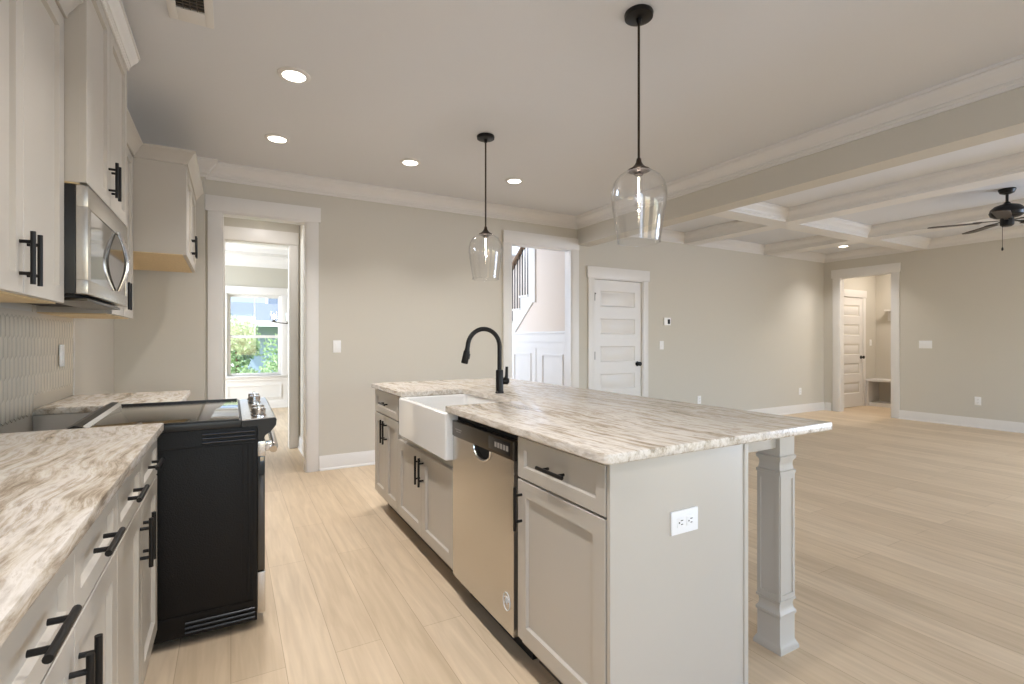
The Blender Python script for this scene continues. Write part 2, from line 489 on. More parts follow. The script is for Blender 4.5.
# five-panel interior doors
def panel_door(name, w, h, loc, rz, knob_left, hinges):
    r = sempty(name, loc, rz)
    b = MB()
    t = 0.035; st = 0.105; ph = 0.206; br_ = h - 0.137 - 5 * ph - 4 * 0.151
    zs = [br_ + i * (ph + 0.151) for i in range(5)]
    # face grid with recessed panels, front is -y
    b.box(0, st, 0, t, 0, h); b.box(w - st, w, 0, t, 0, h)
    for za, zb in zip([0] + [z + ph for z in zs], zs + [h]): b.box(st, w - st, 0, t, za, zb)
    for i in range(5):
        z0 = zs[i]; z1 = z0 + ph
        def R(ix, y): return [(st + ix, y, z0 + ix), (w - st - ix, y, z0 + ix), (w - st - ix, y, z1 - ix), (st + ix, y, z1 - ix)]
        b.rings([R(0, 0.0), R(0.016, 0.012), R(0.028, 0.012), R(0.040, 0.006)], True, False, True)
    b.build('door_panel', 'white', r)
    kx = 0.065 if knob_left else w - 0.065
    k = MB()
    k.M = Matrix.Translation((kx, 0, 0.91)) @ Matrix.Rotation(PI / 2, 4, 'X')
    k.lathe([(0.033, 0), (0.033, 0.006), (0.012, 0.010), (0.012, 0.030), (0.024, 0.036), (0.029, 0.048), (0.026, 0.060), (0.012, 0.066)], n=20, cap0=True, cap1=True)
    k.build('door_knob', 'black', r)
    for z in hinges:
        hx = w - 0.010 if knob_left else 0.010
        MB().tube([(hx, -0.007, z - .05), (hx, -0.007, z + .05)], 0.007, 8).build('hinge', 'black', r)
    return r
door1 = panel_door('door_1', 0.805, 2.00, (4.015, YB - 0.008 + 0.02, 0.008), 0, False, (0.25, 1.03, 1.78))

# small arm of a hinge door stop on the upper hinge of door_1
MB().box(-0.03, 0.02, -0.022, -0.012, 1.81, 1.825, .002).build('door_stop', 'black', door1)

# ---------------------------------------------------------------- passage and dining room beyond the left doorway
Y2 = 6.20
struct(MB().box(-0.22, -0.10, y1, Y2, 0, 2.62).build('wall_passage_left', 'wall'))
struct(MB().box(0.69, 0.81, y1, Y2, 0, 2.62).build('wall_passage_right', 'wall'))
struct(MB().box(-0.22, 0.81, y1 + .001, Y2, 2.62, 2.70).build('ceiling_passage', 'ceil'))
baseb('baseboard_passage', [[(0.69, y1), (0.69, Y2)]])
P2 = (-0.065, 0.590, 2.32)
b = MB()
b.box(-2.6, P2[0], Y2, Y2 + .12, 0, 2.9); b.box(P2[0], P2[1], Y2, Y2 + .12, P2[2], 2.9); b.box(P2[1], 1.45, Y2, Y2 + .12, 0, 2.9)
struct(b.build('wall_dining_front', 'wall'))
casing('trim_9', P2[0], P2[1], P2[2], Y2, .12, 'x', w=0.085, hh=0.14, over=0.0)

YD = 10.07
W1 = (-0.06, 0.815); W2 = (0.985, 1.86); WZ = (0.60, 2.06)
b = MB()
b.box(-2.6, W1[0], YD, YD + .14, 0, 2.9); b.box(W1[1], W2[0], YD, YD + .14, 0, 2.9); b.box(W2[1], 3.2, YD, YD + .14, 0, 2.9)
for w in (W1, W2):
    b.box(w[0], w[1], YD, YD + .14, 0, WZ[0]); b.box(w[0], w[1], YD, YD + .14, WZ[1], 2.9)
struct(b.build('wall_dining_back', 'dining'))
struct(MB().box(-2.72, -2.6, Y2, YD, 0, 2.9).build('wall_dining_left', 'dining'))
struct(MB().box(3.2, 3.32, 8.6, YD, 0, 2.9).box(1.45, 1.57, Y2 + .12, 8.6, 0, 2.9).box(1.57, 3.32, 8.5, 8.6, 0, 2.9).build('wall_dining_right', 'dining'))
struct(MB().box(-2.72, 3.32, Y2, YD + .14, 2.9, 3.0).build('ceiling_dining', 'ceil'))
# stepped tray border and crown in the dining room
b = MB()
b.box(-2.6, 3.2, YD - .45, YD, 2.74, 2.9); b.sweep([(o * 1.1, v * 1.4) for o, v in CROWN], [(3.2, YD), (-2.6, YD)], 2.74)
b.sweep(CROWN, [(3.2, YD - .45), (-2.6, YD - .45)], 2.9)
struct(b.build('trim_10', 'white', angle=12))
# wainscot under the dining windows
b = MB()
b.box(-2.6, 3.2, YD - .012, YD, 0, 0.55)
b.sweep([(0, 0), (.03, 0), (.03, .02), (.018, .03), (.018, .06), (0, .06)], [(3.2, YD - .012), (-2.6, YD - .012)], 0.57)
b.sweep(BASEB, [(3.2, YD - .012), (-2.6, YD - .012)], 0, up=1)
for xa, xb in ((-1.2, -.16), (-.06, .815), (.985, 1.86)):
    b.box(xa, xb, YD - .024, YD - .010, .41, .435); b.box(xa, xb, YD - .024, YD - .010, .19, .215)
    b.box(xa, xa + .025, YD - .024, YD - .010, .215, .41); b.box(xb - .025, xb, YD - .024, YD - .010, .215, .41)
struct(b.build('trim_11', 'white'))
def window(name, w):
    r = sempty(name)
    x0, x1 = w; z0, z1 = WZ
    b = MB()
    b.box(x0 - .085, x0, YD - .022, YD, z0 - .02, z1, .002); b.box(x1, x1 + .085, YD - .022, YD, z0 - .02, z1, .002)
    b.box(x0 - .085, x1 + .085, YD - .03, YD, z1, z1 + .13, .002)
    b.box(x0, x0 + .012, YD, YD + .12, z0, z1); b.box(x1 - .012, x1, YD, YD + .12, z0, z1); b.box(x0, x1, YD, YD + .12, z1 - .012, z1)
    b.build('window_casing', 'white', r)
    MB().box(x0 - .1, x1 + .1, YD - .06, YD + .12, z0 - .025, z0, .004).build('window_sill', 'white', r)
    zm = 1.30
    for nm, za, zb, yy in (('lower_sash', z0, zm + .02, YD + .05), ('upper_sash', zm - .02, z1 - .012, YD + .085)):
        s = MB(); a, c = x0 + .013, x1 - .013
        s.box(a, a + .045, yy, yy + .03, za, zb, .002); s.box(c - .045, c, yy, yy + .03, za, zb, .002)
        s.box(a + .045, c - .045, yy, yy + .03, za, za + .045, .002); s.box(a + .045, c - .045, yy, yy + .03, zb - .045, zb, .002)
        if nm == 'upper_sash':
            xm = (x0 + x1) / 2; s.box(xm - .009, xm + .009, yy + .004, yy + .026, za + .045, zb - .045)
        so = s.build(nm, 'white', r)
        MB().box(a + .04, c - .04, yy + .013, yy + .017, za + .04, zb - .04).build('window_pane', 'wglass', so)
    return r
window('window_1', W1); window('window_2', W2)

# outdoors beyond the dining window
struct(MB().box(-25, 30, 10.25, 60, -0.9, -0.6).build('ground', 'lawn'))
hs = thing('neighbour_house', 'blue-grey sided neighbouring house with white trim seen through the dining window', 'house', (0, 24, -0.6))
MB().box(-3.2, 9.0, 0, 6, 0, 5.4).build('siding_wall', 'siding', hs)
MB().prism([(-3.7, 5.3), (9.5, 5.3), (3.0, 9.2)], -0.5, 6.5, 'y').build('gable_roof', 'shingle', hs)
MB().prism([(-2.2, 2.55), (0.0, 2.55), (0.0, 3.45)], -0.2, 7.6, 'x').build('porch_roof', 'shingle', hs)
MB().box(-0.3, 7.7, -2.3, -2.2, 2.38, 2.60).build('white_fascia', 'white', hs)
for px in (-.1, 3.6, 7.4): MB().box(px, px + .2, -2.2, -2.0, 0, 2.38).build('porch_post', 'white', hs)
for wx in (-1.6, 1.4, 4.6):
    f = MB().box(wx - .1, wx + 1.0, -.06, 0.0, 3.2 if wx > 0 else 2.3, 4.9 if wx > 0 else 3.9).build('house_window', 'white', hs)
    MB().box(wx, wx + .9, -.08, -.05, 3.3 if wx > 0 else 2.4, 4.8 if wx > 0 else 3.8).build('house_pane', 'wink', f)
def tree(label, x, y, z0, h, r, n, seed):
    rnd = random.Random(seed)
    t = thing('leafy_tree', label, 'tree', (x, y, z0), 0, 'young trees outside the dining window')
    b = MB(); b.tube([(0, 0, 0), (.02, .01, h * .4), (-.02, 0, h * .8)], [.05, .04, .015], 8); b.build('trunk', 'bark', t)
    l = MB()
    blobs = [(rnd.uniform(-.6, .6) * r, rnd.uniform(-.6, .6) * r, h * rnd.uniform(.3, .85), r * rnd.uniform(.4, .7)) for _ in range(16)]
    for _ in range(n):
        bx, by, bz, br = rnd.choice(blobs)
        d = Vector((rnd.gauss(0, 1), rnd.gauss(0, 1), rnd.gauss(0, 1))).normalized() * br * rnd.uniform(.6, 1)
        p = Vector((bx, by, bz)) + d
        u = Vector((rnd.gauss(0, 1), rnd.gauss(0, 1), rnd.gauss(0, 1))).normalized(); w = u.cross(Vector((rnd.gauss(0, 1), 1, .3))).normalized()
        s = rnd.uniform(.035, .065)
        l.add([p - u * s, p + w * s * .5, p + u * s, p - w * s * .5], [(0, 1, 2, 3)])
    l.build('foliage', 'leaf', t, smooth=False)
tree('taller pale green tree left in the dining window, before the grey roof', 0.12, 13.4, -.6, 2.55, .52, 2600, 3)
tree('lower bushy green tree right in the dining window, below the house roof', 1.35, 15.6, -.6, 1.95, .60, 2200, 5)
tree('green tree just outside the hidden second dining window', 2.9, 13.8, -.6, 2.5, .6, 1600, 9)

# dining chandelier
ch = thing('chandelier', 'dining room chandelier with clear glass cup shades, seen through the doorway', 'chandelier', (0.995, 8.75, 0))
b = MB(); b.tube([(0, 0, 1.70), (0, 0, 2.88)], .008, 10); b.lathe([(.001, 2.899), (.06, 2.895), (.06, 2.875), (.001, 2.87)]); b.lathe([(.001, 1.46), (.03, 1.48), (.03, 1.56), (.012, 1.7)]); b.build('stem', 'bronze', ch)
for k in range(5):
    a = PI + 2 * PI * k / 5 + .05; cx, cy = .40 * math.cos(a), .40 * math.sin(a)
    b = MB(); b.tube([(0, 0, 1.54), (cx * .5, cy * .5, 1.50), (cx, cy, 1.52)], .007, 8); b.lathe([(.001, 1.515), (.045, 1.52), (.045, 1.53), (.015, 1.54), (.015, 1.57), (.001, 1.57)], (cx, cy), 14)
    ar = b.build('arm', 'bronze', ch)
    MB().lathe([(.03, 1.53), (.055, 1.56), (.062, 1.62), (.056, 1.69), (.054, 1.69), (.060, 1.62), (.053, 1.562), (.03, 1.532)], (cx, cy), 18).build('glass_shade', 'glass', ar)
    MB().lathe([(.001, 1.57), (.016, 1.575), (.02, 1.61), (.012, 1.64), (.001, 1.65)], (cx, cy), 12).build('light_bulb', 'lens', ar)

# ---------------------------------------------------------------- foyer and staircase beyond the right-hand opening
XS = 3.69
b = MB()
# wall under / beside the stair, its top follows the flight until the open balustrade
b.box(XS, XS + .10, 5.12, 5.95, 0, 3.6)
b.add([(XS, 5.95, 0), (XS, 8.3, 0), (XS, 8.3, .02), (XS, 5.95, 1.74), (XS + .1, 5.95, 0), (XS + .1, 8.3, 0), (XS + .1, 8.3, .02), (XS + .1, 5.95, 1.74)],
      [(0, 1, 2, 3), (4, 7, 6, 5), (0, 3, 7, 4), (0, 4, 5, 1), (1, 5, 6, 2), (3, 2, 6, 7)])
struct(b.build('wall_stair', 'foyer'))
struct(MB().box(1.45, 5.2, 8.62, 8.74, 0, 3.6).box(5.0, 5.12, 5.86, 8.62, 0, 3.6).build('wall_foyer_back', 'foyer'))
struct(MB().box(1.45, 5.2, 5.13, 8.74, 3.6, 3.7).box(1.45, 1.57, 5.13, 6.2, 0, 3.6).box(1.45, 5.2, 5.13, 5.2, 2.76, 3.6).box(1.45, 5.2, 8.4, 8.62, 2.9, 3.6).build('ceiling_foyer', 'ceil'))
# wainscot on the stair wall
b = MB()
xw = XS - .012
b.box(xw, XS - .0005, 5.12, 6.75, 0, 1.32)
b.box(XS - .035, XS - .0005, 5.12, 6.62, 1.32, 1.35, .003); b.box(XS - .024, xw, 5.12, 6.75, 1.21, 1.32)
b.box(XS - .018, xw, 5.12, 6.75, 1.126, 1.195); b.box(XS - .024, xw, 5.12, 6.75, 0, .16)
b.box(XS - .020, xw, 5.845, 5.87, .161, 1.125)
for ya, yb in ((5.20, 5.69), (5.975, 6.456)):
    b.box(XS - .026, xw, ya, ya + .022, .22, 1.05); b.box(XS - .026, xw, yb - .022, yb, .22, 1.05)
    b.box(XS - .026, xw, ya + .022, yb - .022, .22, .242); b.box(XS - .026, xw, ya + .022, yb - .022, 1.028, 1.05)
struct(b.build('trim_12', 'white'))
RUN, RISE = 0.222, 0.18
st = thing('staircase', 'white foyer staircase rising towards the kitchen, with iron balusters, seen through the cased opening', 'staircase', (0, 0, 0))
def ty(k): return 6.715 - RUN * k         # nosing of tread k
def tz(k): return 1.52 + RISE * k
b = MB()
for k in range(-7, 3): b.box(XS - .035, 4.95, max(6.032, ty(k) - RUN - .005), ty(k) + .02, tz(k) - .03, tz(k), .004)
b.build('tread', 'white', st)
b = MB()
for k in range(-7, 3): b.box(XS + .105, 4.94, ty(k) - .012, ty(k), tz(k) - RISE, tz(k) - .031)
b.build('riser', 'white', st)
b = MB()
lo = [(ty(-3) , tz(-3) - RISE - .02), (ty(2) + .07, 1.76)]
poly = [(ty(-3) + .01, tz(-3) - .40), (5.945, 1.755), (5.945, tz(2) - .03)]
for k in (2, 1, 0, -1, -2, -3):
    poly += [(ty(k), tz(k) - .03), (ty(k), tz(k - 1) - .03 if k > -3 else tz(-3) - .3)]
b.prism(poly, XS - .018, XS - .0005, 'x')
b.box(XS - .022, XS - .0005, 5.87, 6.03, 1.76, 3.2)
b.build('skirt_board', 'white', st)
def railz(y): return 2.33 + (6.55 - y) * RISE / RUN
b = MB(); yA, yB = 7.4, 5.60
b.rings([[(XS + dx, y, railz(y) + dz) for dx, dz in ((-.03, -.03), (.03, -.03), (.034, .01), (.018, .03), (-.018, .03), (-.034, .01))] for y in (yA, yB)])
b.build('handrail', 'rail', st)
for k in range(-3, 3):
    for q in (0.03, 0.105, 0.18):
        y = ty(k) - q
        if y < 6.05: continue
        b = MB(); b.box(XS - .0055, XS + .0055, y - .0055, y + .0055, tz(k), railz(y) - .03)
        b.build('baluster', 'black', st)
        
# ---------------------------------------------------------------- mudroom beyond the right-hand wall
YM, XM = 4.952, 10.86
struct(MB().box(XE + .12, XM + .12, YM, YM + .12, 0, H).build('wall_mudroom_left', 'wall'))
struct(MB().box(XM, XM + .12, 2.6, YM, 0, H).build('wall_mudroom_back', 'wall'))
struct(MB().box(XE + .12, XM, 2.5, 2.6, 0, H).build('wall_mudroom_right', 'wall'))
casing('trim_13', 9.535, 10.365, 2.03, YM, .1, 'x', w=0.09, hh=0.135, jamb=False)
door2 = panel_door('door_2', 0.82, 2.015, (9.54, YM - 0.010, 0.008), 0, False, ())
b = MB(); b.lathe([(0.001, 0), (0.03, .002), (0.03, .012), (0.001, .014)], n=16)
baseb('baseboard_mudroom', [[(XM, YM), (10.46, YM)]])
bn = thing('mudroom_bench', 'white built-in bench with open cubby on the mudroom back wall', 'bench', (XM, 4.94, 0))
MB().box(-.42, -.002, -1.6, 0.0, .465, .505, .004).build('bench_seat', 'white', bn)
for yy in (0, -.60, -1.20): MB().box(-.40, -.004, yy - .042, yy, 0, .464).build('bench_upright', 'white', bn)
MB().box(-.38, -.006, -.598, -.044, 0, .07).build('bench_plinth', 'white', bn)
rk = thing('coat_rack', 'white shelf board with coat hooks above the mudroom bench', 'coat rack', (XM, 4.74, 0))
MB().box(-.16, -.002, -1.5, 0, 1.78, 1.81, .003).build('shelf', 'white', rk)
MB().box(-.022, -.002, -1.5, 0, 1.60, 1.779, .002).build('hook_board', 'white', rk)
for k in range(4):
    yy = -.12 - .3 * k
    MB().tube([(-.022, yy, 1.70), (-.06, yy, 1.69), (-.075, yy, 1.65), (-.055, yy, 1.625)], .007, 8).build('coat_hook', 'black', rk)

# ---------------------------------------------------------------- wall plates
def plate(name, label, cat, loc, rz, gang=1, kind='switch', w=0.072, h=0.117, horiz=False, group=None):
    # local: face looks to -y
    r = thing(name, label, cat, loc, rz, group)
    W = w + .046 * (gang - 1)
    if horiz: W, h = h, w
    MB().box(-W / 2, W / 2, -.006, 0, -h / 2, h / 2, .002).build('cover_plate', 'plate', r)
    for g in range(gang):
        gx = (g - (gang - 1) / 2) * .046
        if kind == 'switch':
            MB().box(gx - .016, gx + .016, -.010, -.0062, -.033, .033, .001).build('rocker', 'plate', r)
        else:
            for s in (-1, 1):
                cx, cz = (s * .021, 0) if horiz else (0, s * .021)
                k = MB(); k.box(gx + cx - .0155, gx + cx + .0155, -.0085, -.0062, cz - .0145, cz + .0145, .001)
                so = k.build('receptacle', 'plate', r)
                q = MB()
                for dx, dz, a, c in (((-.006, .004, .0012, .004)), ((.006, .004, .0012, .005)), ((0, -.007, .0022, .0022))):
                    if horiz: dx, dz, a, c = dz, dx, c, a
                    q.box(gx + cx + dx - a, gx + cx + dx + a, -.0092, -.0086, cz + dz - c, cz + dz + c)
                q.build('socket_slots', 'dark', so)
    return r
plate('wall_switch', 'single light switch on the wall right of the left doorway', 'switch', (0.888, YB, 1.172), 0)
plate('wall_switch', 'light switch under the thermostat right of the closet door', 'switch', (5.192, YB, 1.165), 0)
plate('wall_switch', 'wide three-gang switch plate on the right wall near the mudroom opening', 'switch', (XE, 3.511, 1.169), PI / 2 * -1, 3)
plate('wall_switch', 'switch on the mudroom wall beside the panelled door', 'switch', (10.66, YM, 1.19), 0)
plate('wall_outlet', 'outlet low on the living room back wall near the corner', 'outlet', (8.45, YB, 0.365), 0, 1, 'outlet')
plate('wall_outlet', 'outlet low on the right wall beyond the mudroom opening', 'outlet', (XE, 2.902, 0.378), -PI / 2, 1, 'outlet')
plate('wall_outlet', 'outlet on the back wall peeking over the island worktop', 'outlet', (5.95, YB, 0.365), 0, 1, 'outlet')
plate('wall_outlet', 'outlet low on the right side wall of the passage', 'outlet', (0.69, 5.62, 0.36), -PI / 2, 1, 'outlet')
tm = thing('thermostat', 'white square thermostat with small dark screen on the living room wall', 'thermostat', (5.288, YB, 1.495))
MB().box(-.062, .062, -.022, 0, -.052, .052, .005).build('thermostat_body', 'plate', tm)
MB().box(.0, .045, -.0235, -.0222, -.035, .03).build('thermostat_screen', 'screen', tm)

# ---------------------------------------------------------------- cabinets
def pull(parent, cx, cz, L, vert, y, so=0.029, r=0.0065):
    # bar pull in front of a face at local y, projecting to -y
    b = MB()
    if vert:
        b.tube([(cx, y - so, cz - L / 2), (cx, y - so, cz + L / 2)], r, 12)
        for s in (-1, 1): b.tube([(cx, y, cz + s * L * .3), (cx, y - so, cz + s * L * .3)], r * .8, 10)
    else:
        b.tube([(cx - L / 2, y - so, cz), (cx + L / 2, y - so, cz)], r, 12)
        for s in (-1, 1): b.tube([(cx + s * L * .3, y, cz), (cx + s * L * .3, y - so, cz)], r * .8, 10)
    return b.build('handle', 'black', parent)

def cabinet(name, label, cat, loc, rz, w, d, z0, z1, fronts, toe=0.0, group=None, under=None, rail=0.057, sides=True):
    r = thing(name, label, cat, loc, rz, group)
    b = MB(); b.box(.0006, w - .0006, 0, d, z0 + toe, z1); b.build('carcass', 'cab', r)
    if toe > 0:
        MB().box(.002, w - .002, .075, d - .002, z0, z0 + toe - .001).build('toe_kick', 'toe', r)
    if under:
        MB().box(.003, w - .003, .003, d - .003, z0 - .006, z0 - .0005).build('underside', under, r)
    for nm, x0, x1, za, zb, hd in fronts:
        f = MB().shaker(x0, x1, za, zb, rail if zb - za > .2 else rail * .75, 0.0).build(nm, 'cab', r)
        if hd:
            pull(f, hd[0], hd[1], hd[2], hd[3], -.0195)
    return r

CT = 0.914
g = 0.0016
XF = -0.265          # face of the left carcasses, fronts are 2 cm thick
def base_pair(label, ya, yb):
    w = yb - ya; m = w / 2
    fr = []
    for i, (a, c) in enumerate(((g, m - g), (m + g, w - g))):
        fr.append(('drawer_front', a, c, .722, .872, ((a + c) / 2, .797, .148, False)))
        hx = c - .030 if i == 0 else a + .030
        fr.append(('cabinet_door', a, c, .125, .716, (hx, .60, .152, True)))
    return cabinet('base_cabinet', label, 'cabinet', (XF, ya, 0), PI / 2, w, XF - XL - .002, 0, .882, fr, .10, 'base cabinets along the left wall')
base_pair('grey base cabinet with two drawers over two doors, left run, right beside the black range', 1.556, 2.328)
base_pair('nearest grey base cabinet with two drawers over two doors, lower left corner', 0.780, 1.554)
base_pair('grey base cabinet under the far left worktop, behind the range', 3.098, 3.760)

def slab(b, x0, x1, y0, y1, z0, z1):
    return b.box(x0, x1, y0, y1, z0, z1, .004)
w = slab(MB(), XL + .002, -.225, .20, 2.332, .884, CT).build('worktop', 'granite')
tag(w, 'veined cream granite worktop in the left foreground, before the range', 'worktop')
w = slab(MB(), XL + .002, -.225, 3.095, 3.768, .884, CT).build('worktop', 'granite')
tag(w, 'small veined granite worktop beyond the range, far left', 'worktop')

# backsplash of elongated relief tiles
sp = thing('tile_backsplash', 'cream relief picket tile backsplash on the left wall above the worktop', 'backsplash', (XL, 0, 0))
b = MB(); tw, tp, hp = .046, .0865, .052
yend = 3.768
row = 0
z = CT - .04
b.box(.0005, .003, .3, 2.335, CT + .001, 1.36); b.box(.0005, .003, 2.335, 3.093, .90, 1.362); b.box(.0005, .003, 3.093, yend, CT + .001, 1.40)
grout = b.build('grout_bed', 'grout', sp)
b = MB()
zz = .905
while zz < 1.42:
    off = (row % 2) * tw / 2
    y = 1.0 + off
    while y < yend - tw * .5:
        ingap = 2.345 < y < 3.085
        zmax = 1.345
        c = zz + .035
        # elongated hexagon standing on its point, pillowed
        def hexa(s, x):
            hw, hb, ht = tw / 2 * s, tp * .5 * s, (tp * .5 + tw * .30) * s
            hb = ht - hw * .62
            return [(x, y, c - ht), (x, y + hw, c - hb), (x, y + hw, c + hb), (x, y, c + ht), (x, y - hw, c + hb), (x, y - hw, c - hb)]
        if c - .056 > (CT + .002 if not ingap else .86) and c + .05 < zmax + .012:
            b.rings([hexa(.97, .002), hexa(.955, .0045), hexa(.70, .0075)], True, False, True)
        y += tw
    zz += tp; row += 1
b.build('picket_tiles', 'tile', sp)
MB().box(.0005, .010, yend + .0005, yend + .008, CT, 1.36).build('edge_trim', 'white', sp)
plate('wall_switch', 'white switch on the tile backsplash beyond the range', 'switch', (XL + .0115, 3.50, 1.15), PI / 2)

# wall cabinets
CABCROWN = [(0, 0), (.052, 0), (.052, .012), (.040, .020), (.026, .042), (.012, .062), (.008, .08), (0, .08)]
XU = -0.536
def upper(label, ya, yb, z0, z1, xface, doors, crown=None, near_ret=False, far_ret=False, under='wood'):
    w = yb - ya
    r = cabinet('wall_cabinet', label, 'cabinet', (xface, ya, 0), PI / 2, w, xface - XL - .002, z0, z1, doors, 0, 'wall cabinets along the left wall', under)
    if crown:
        c = MB(); d = xface - XL - .002
        path = [(w, 0.0 - .02), (0, 0.0 - .02)]
        if near_ret: path = path + [(0, d)]
        if far_ret: path = [(w, d)] + path
        # local travel with the room on the left
        c.sweep(crown, path, z1 + .08, up=-1)
        c.build('crown', 'cab', r)
    return r
def pair(w, za, zb, hz, L=.15):
    m = w / 2
    return [('cabinet_door', g, m - g, za, zb, (m - .030, hz, L, True)), ('cabinet_door', m + g, w - g, za, zb, (m + .030, hz, L, True))]
wN = 2.328 - 1.524
upper('tall grey wall cabinet nearest the camera with paired handles, left of the microwave', 1.524, 2.328, 1.365, 2.378, XU, pair(wN, 1.363, 2.376, 1.464), CABCROWN)
wF = 3.766 - 3.142
upper('grey wall cabinet just beyond the microwave, before the fridge space', 3.142, 3.766, 1.365, 2.345, XU, pair(wF, 1.363, 2.343, 1.475), CABCROWN)
wM = 3.138 - 2.332
mc = upper('short grey wall cabinet above the microwave, with white crown at the ceiling', 2.332, 3.138, 1.800, 2.60, -0.475, pair(wM, 1.802, 2.598, 1.918))
c = MB(); c.M = Matrix.Translation((0, 0, 0))
c.sweep([(o * .55, v * .55) for o, v in CROWN], [(wM, -.021), (0.0, -.021)], 2.662)
wc = c.build('white_crown', 'white', mc, angle=12)
wR = 4.72 - 3.772
fc = upper('deep grey cabinet hung high above the empty fridge space', 3.772, 4.72, 1.775, 2.345, -0.265, pair(wR, 1.773, 2.343, 1.90), CABCROWN, near_ret=True)

# ---------------------------------------------------------------- microwave
mw = thing('microwave', 'stainless over-range microwave with curved handle under the short wall cabinet', 'microwave', (0, 0, 0))
ma, mb_ = 2.336, 3.134
MB().box(XL + .004, -.487, ma, mb_, 1.400, 1.793, .003).build('body', 'bplastic', mw)
MB().box(-.80 + .03, -.50, ma + .03, mb_ - .03, 1.390, 1.3995).build('bottom_grille', 'ventdark', mw)
dr = MB()
# door frame as ring of steel around the window
xf0, xf1 = -.486, -.452
dr.box(xf0, xf1, ma, mb_, 1.400, 1.450, .002); dr.box(xf0, xf1, ma, mb_, 1.715, 1.793, .002)
dr.box(xf0, xf1, ma, ma + .045, 1.450, 1.715, .002); dr.box(xf0, xf1, mb_ - .04, mb_, 1.450, 1.715, .002)
dro = dr.build('door_frame', 'steel', mw)
MB().box(xf0 + .002, xf1 - .003, ma + .046, mb_ - .041, 1.451, 1.714).build('door_window', 'dglass', mw)
hp_ = []
for k in range(17):
    s = k / 16; z_ = 1.455 + .27 * s
    hp_.append((xf1 + .004 + .032 * math.sin(PI * s), 2.875, z_))
MB().tube(hp_, [.007 + .004 * math.sin(PI * k / 16) for k in range(17)], 12).build('handle', 'steelb', mw)
MB().box(-.60, -.47, 2.42, 3.06, 1.378, 1.3895, .002).build('vent_lip', 'gplastic', mw)

# ---------------------------------------------------------------- range
rg = thing('range', 'freestanding black and stainless electric range pulled out from its gap', 'range', (0, 0, -.0477))
rg.rotation_euler = (.020, 0, 0)      # stands a touch out of level, far side up on its feet
ra, rb = 2.385, 3.085
b = MB(); xb0, xb1 = -.50, .098
b.box(xb0, xb1, ra + .006, rb - .006, .038, .868, .003)
# pressed ribs of the near side panel
for xx in (.040, .060, .078): b.box(xx, xx + .006, ra + .002, ra + .006, .135, .80)
b.box(xb0 + .02, .084, ra + .003, ra + .006, .121, .127)
b.box(xb0 + .02, .088, ra + .003, ra + .006, .796, .801)
b.build('side_panels', 'enamel', rg)
M['gloss'] = mat('glossy_black_enamel', srgb(20, 20, 22), 0.16, spec=0.9)
for k in range(3):
    MB().tube([(-.10, ra + .004, .815 + .017 * k), (.088, ra + .004, .815 + .017 * k)], .0052, 10).build('pressed_rib', 'gloss', rg)
    MB().tube([(-.16, ra + .004, .055 + .019 * k), (.088, ra + .004, .055 + .019 * k)], .0045, 10).build('pressed_rib', 'bplastic', rg)
b = MB()
for fx in (-.44, .05):
    for fy in (ra + .14, rb - .14): b.tube([(fx, fy, .0473 - .020 * fy), (fx, fy, .038)], .016, 10)
b.build('levelling_feet', 'bplastic', rg)
MB().box(-.505, .038, ra, rb, .869, .899, .004).build('cooktop_frame', 'bplastic', rg)
MB().box(-.49, .030, rb - .005, rb, .8995, .9045, .001).build('cooktop_rim', 'bplastic', rg)
MB().box(-.49, .030, ra, ra + .006, .8995, .905, .001).build('cooktop_rim', 'bplastic', rg)
MB().box(-.462, .030, ra + .010, rb - .010, .8995, .903, .001).build('glass_cooktop', 'bglass', rg)
b = MB(); b.prism([(-.532, .872), (-.468, .894), (-.476, .912), (-.500, .918), (-.530, .905)], ra + .004, rb - .004, 'y'); b.build('rear_trim', 'bplastic', rg)
MB().prism([(-.476, .9125), (-.464, .8975), (-.462, .899), (-.474, .915)], ra + .006, rb - .006, 'y').build('steel_trim_strip', 'steelb', rg)
# control panel, dark end profile with steel deck
prof = [(.040, .870), (.040, .894), (.166, .899), (.172, .892), (.170, .868), (.150, .842), (.128, .826), (.120, .802), (.099, .802), (.099, .868)]
MB().prism(prof, ra, rb, 'y').build('control_panel', 'bplastic', rg)
MB().prism([(.041, .8945), (.164, .8995), (.164, .9035), (.041, .8985)], ra + .004, rb - .004, 'y').build('control_deck', 'steelb', rg)
for ky in (2.46, 2.56, 2.91, 3.01):
    k = MB(); k.M = Matrix.Translation((.105, ky, .902)) @ Matrix.Rotation(.06, 4, 'Y')
    k.lathe([(.030, 0), (.030, .006), (.026, .008), (.027, .030), (.023, .034)], n=24, cap0=True, cap1=True)
    k.box(-.006, .006, -.026, .026, .030, .041, .002)
    k.build('knob', 'steelb', rg)
od = MB().box(.0995, .128, ra + .012, rb - .012, .245, .735, .003).build('oven_door', 'bglass', rg)
MB().box(.0995, .130, ra + .012, rb - .012, .736, .800, .003).build('oven_door_top', 'steel', rg)
b = MB()
for s in (ra + .045, rb - .045): b.box(.130, .158, s - .016, s + .016, .752, .792, .004)
b.tube([(.160, ra + .02, .760), (.166, ra + .05, .768), (.172, (ra + rb) / 2, .772), (.166, rb - .05, .768), (.160, rb - .02, .760)], .016, 12)
b.build('oven_handle', 'steelb', od)
MB().box(.0995, .130, ra + .012, rb - .012, .062, .238, .003).build('drawer_front', 'steel', rg)

# ---------------------------------------------------------------- island
XI = 0.952          # carcass face, door faces at .932
RZ = -PI / 2
ID = 1.535 - XI     # depth of the carcasses
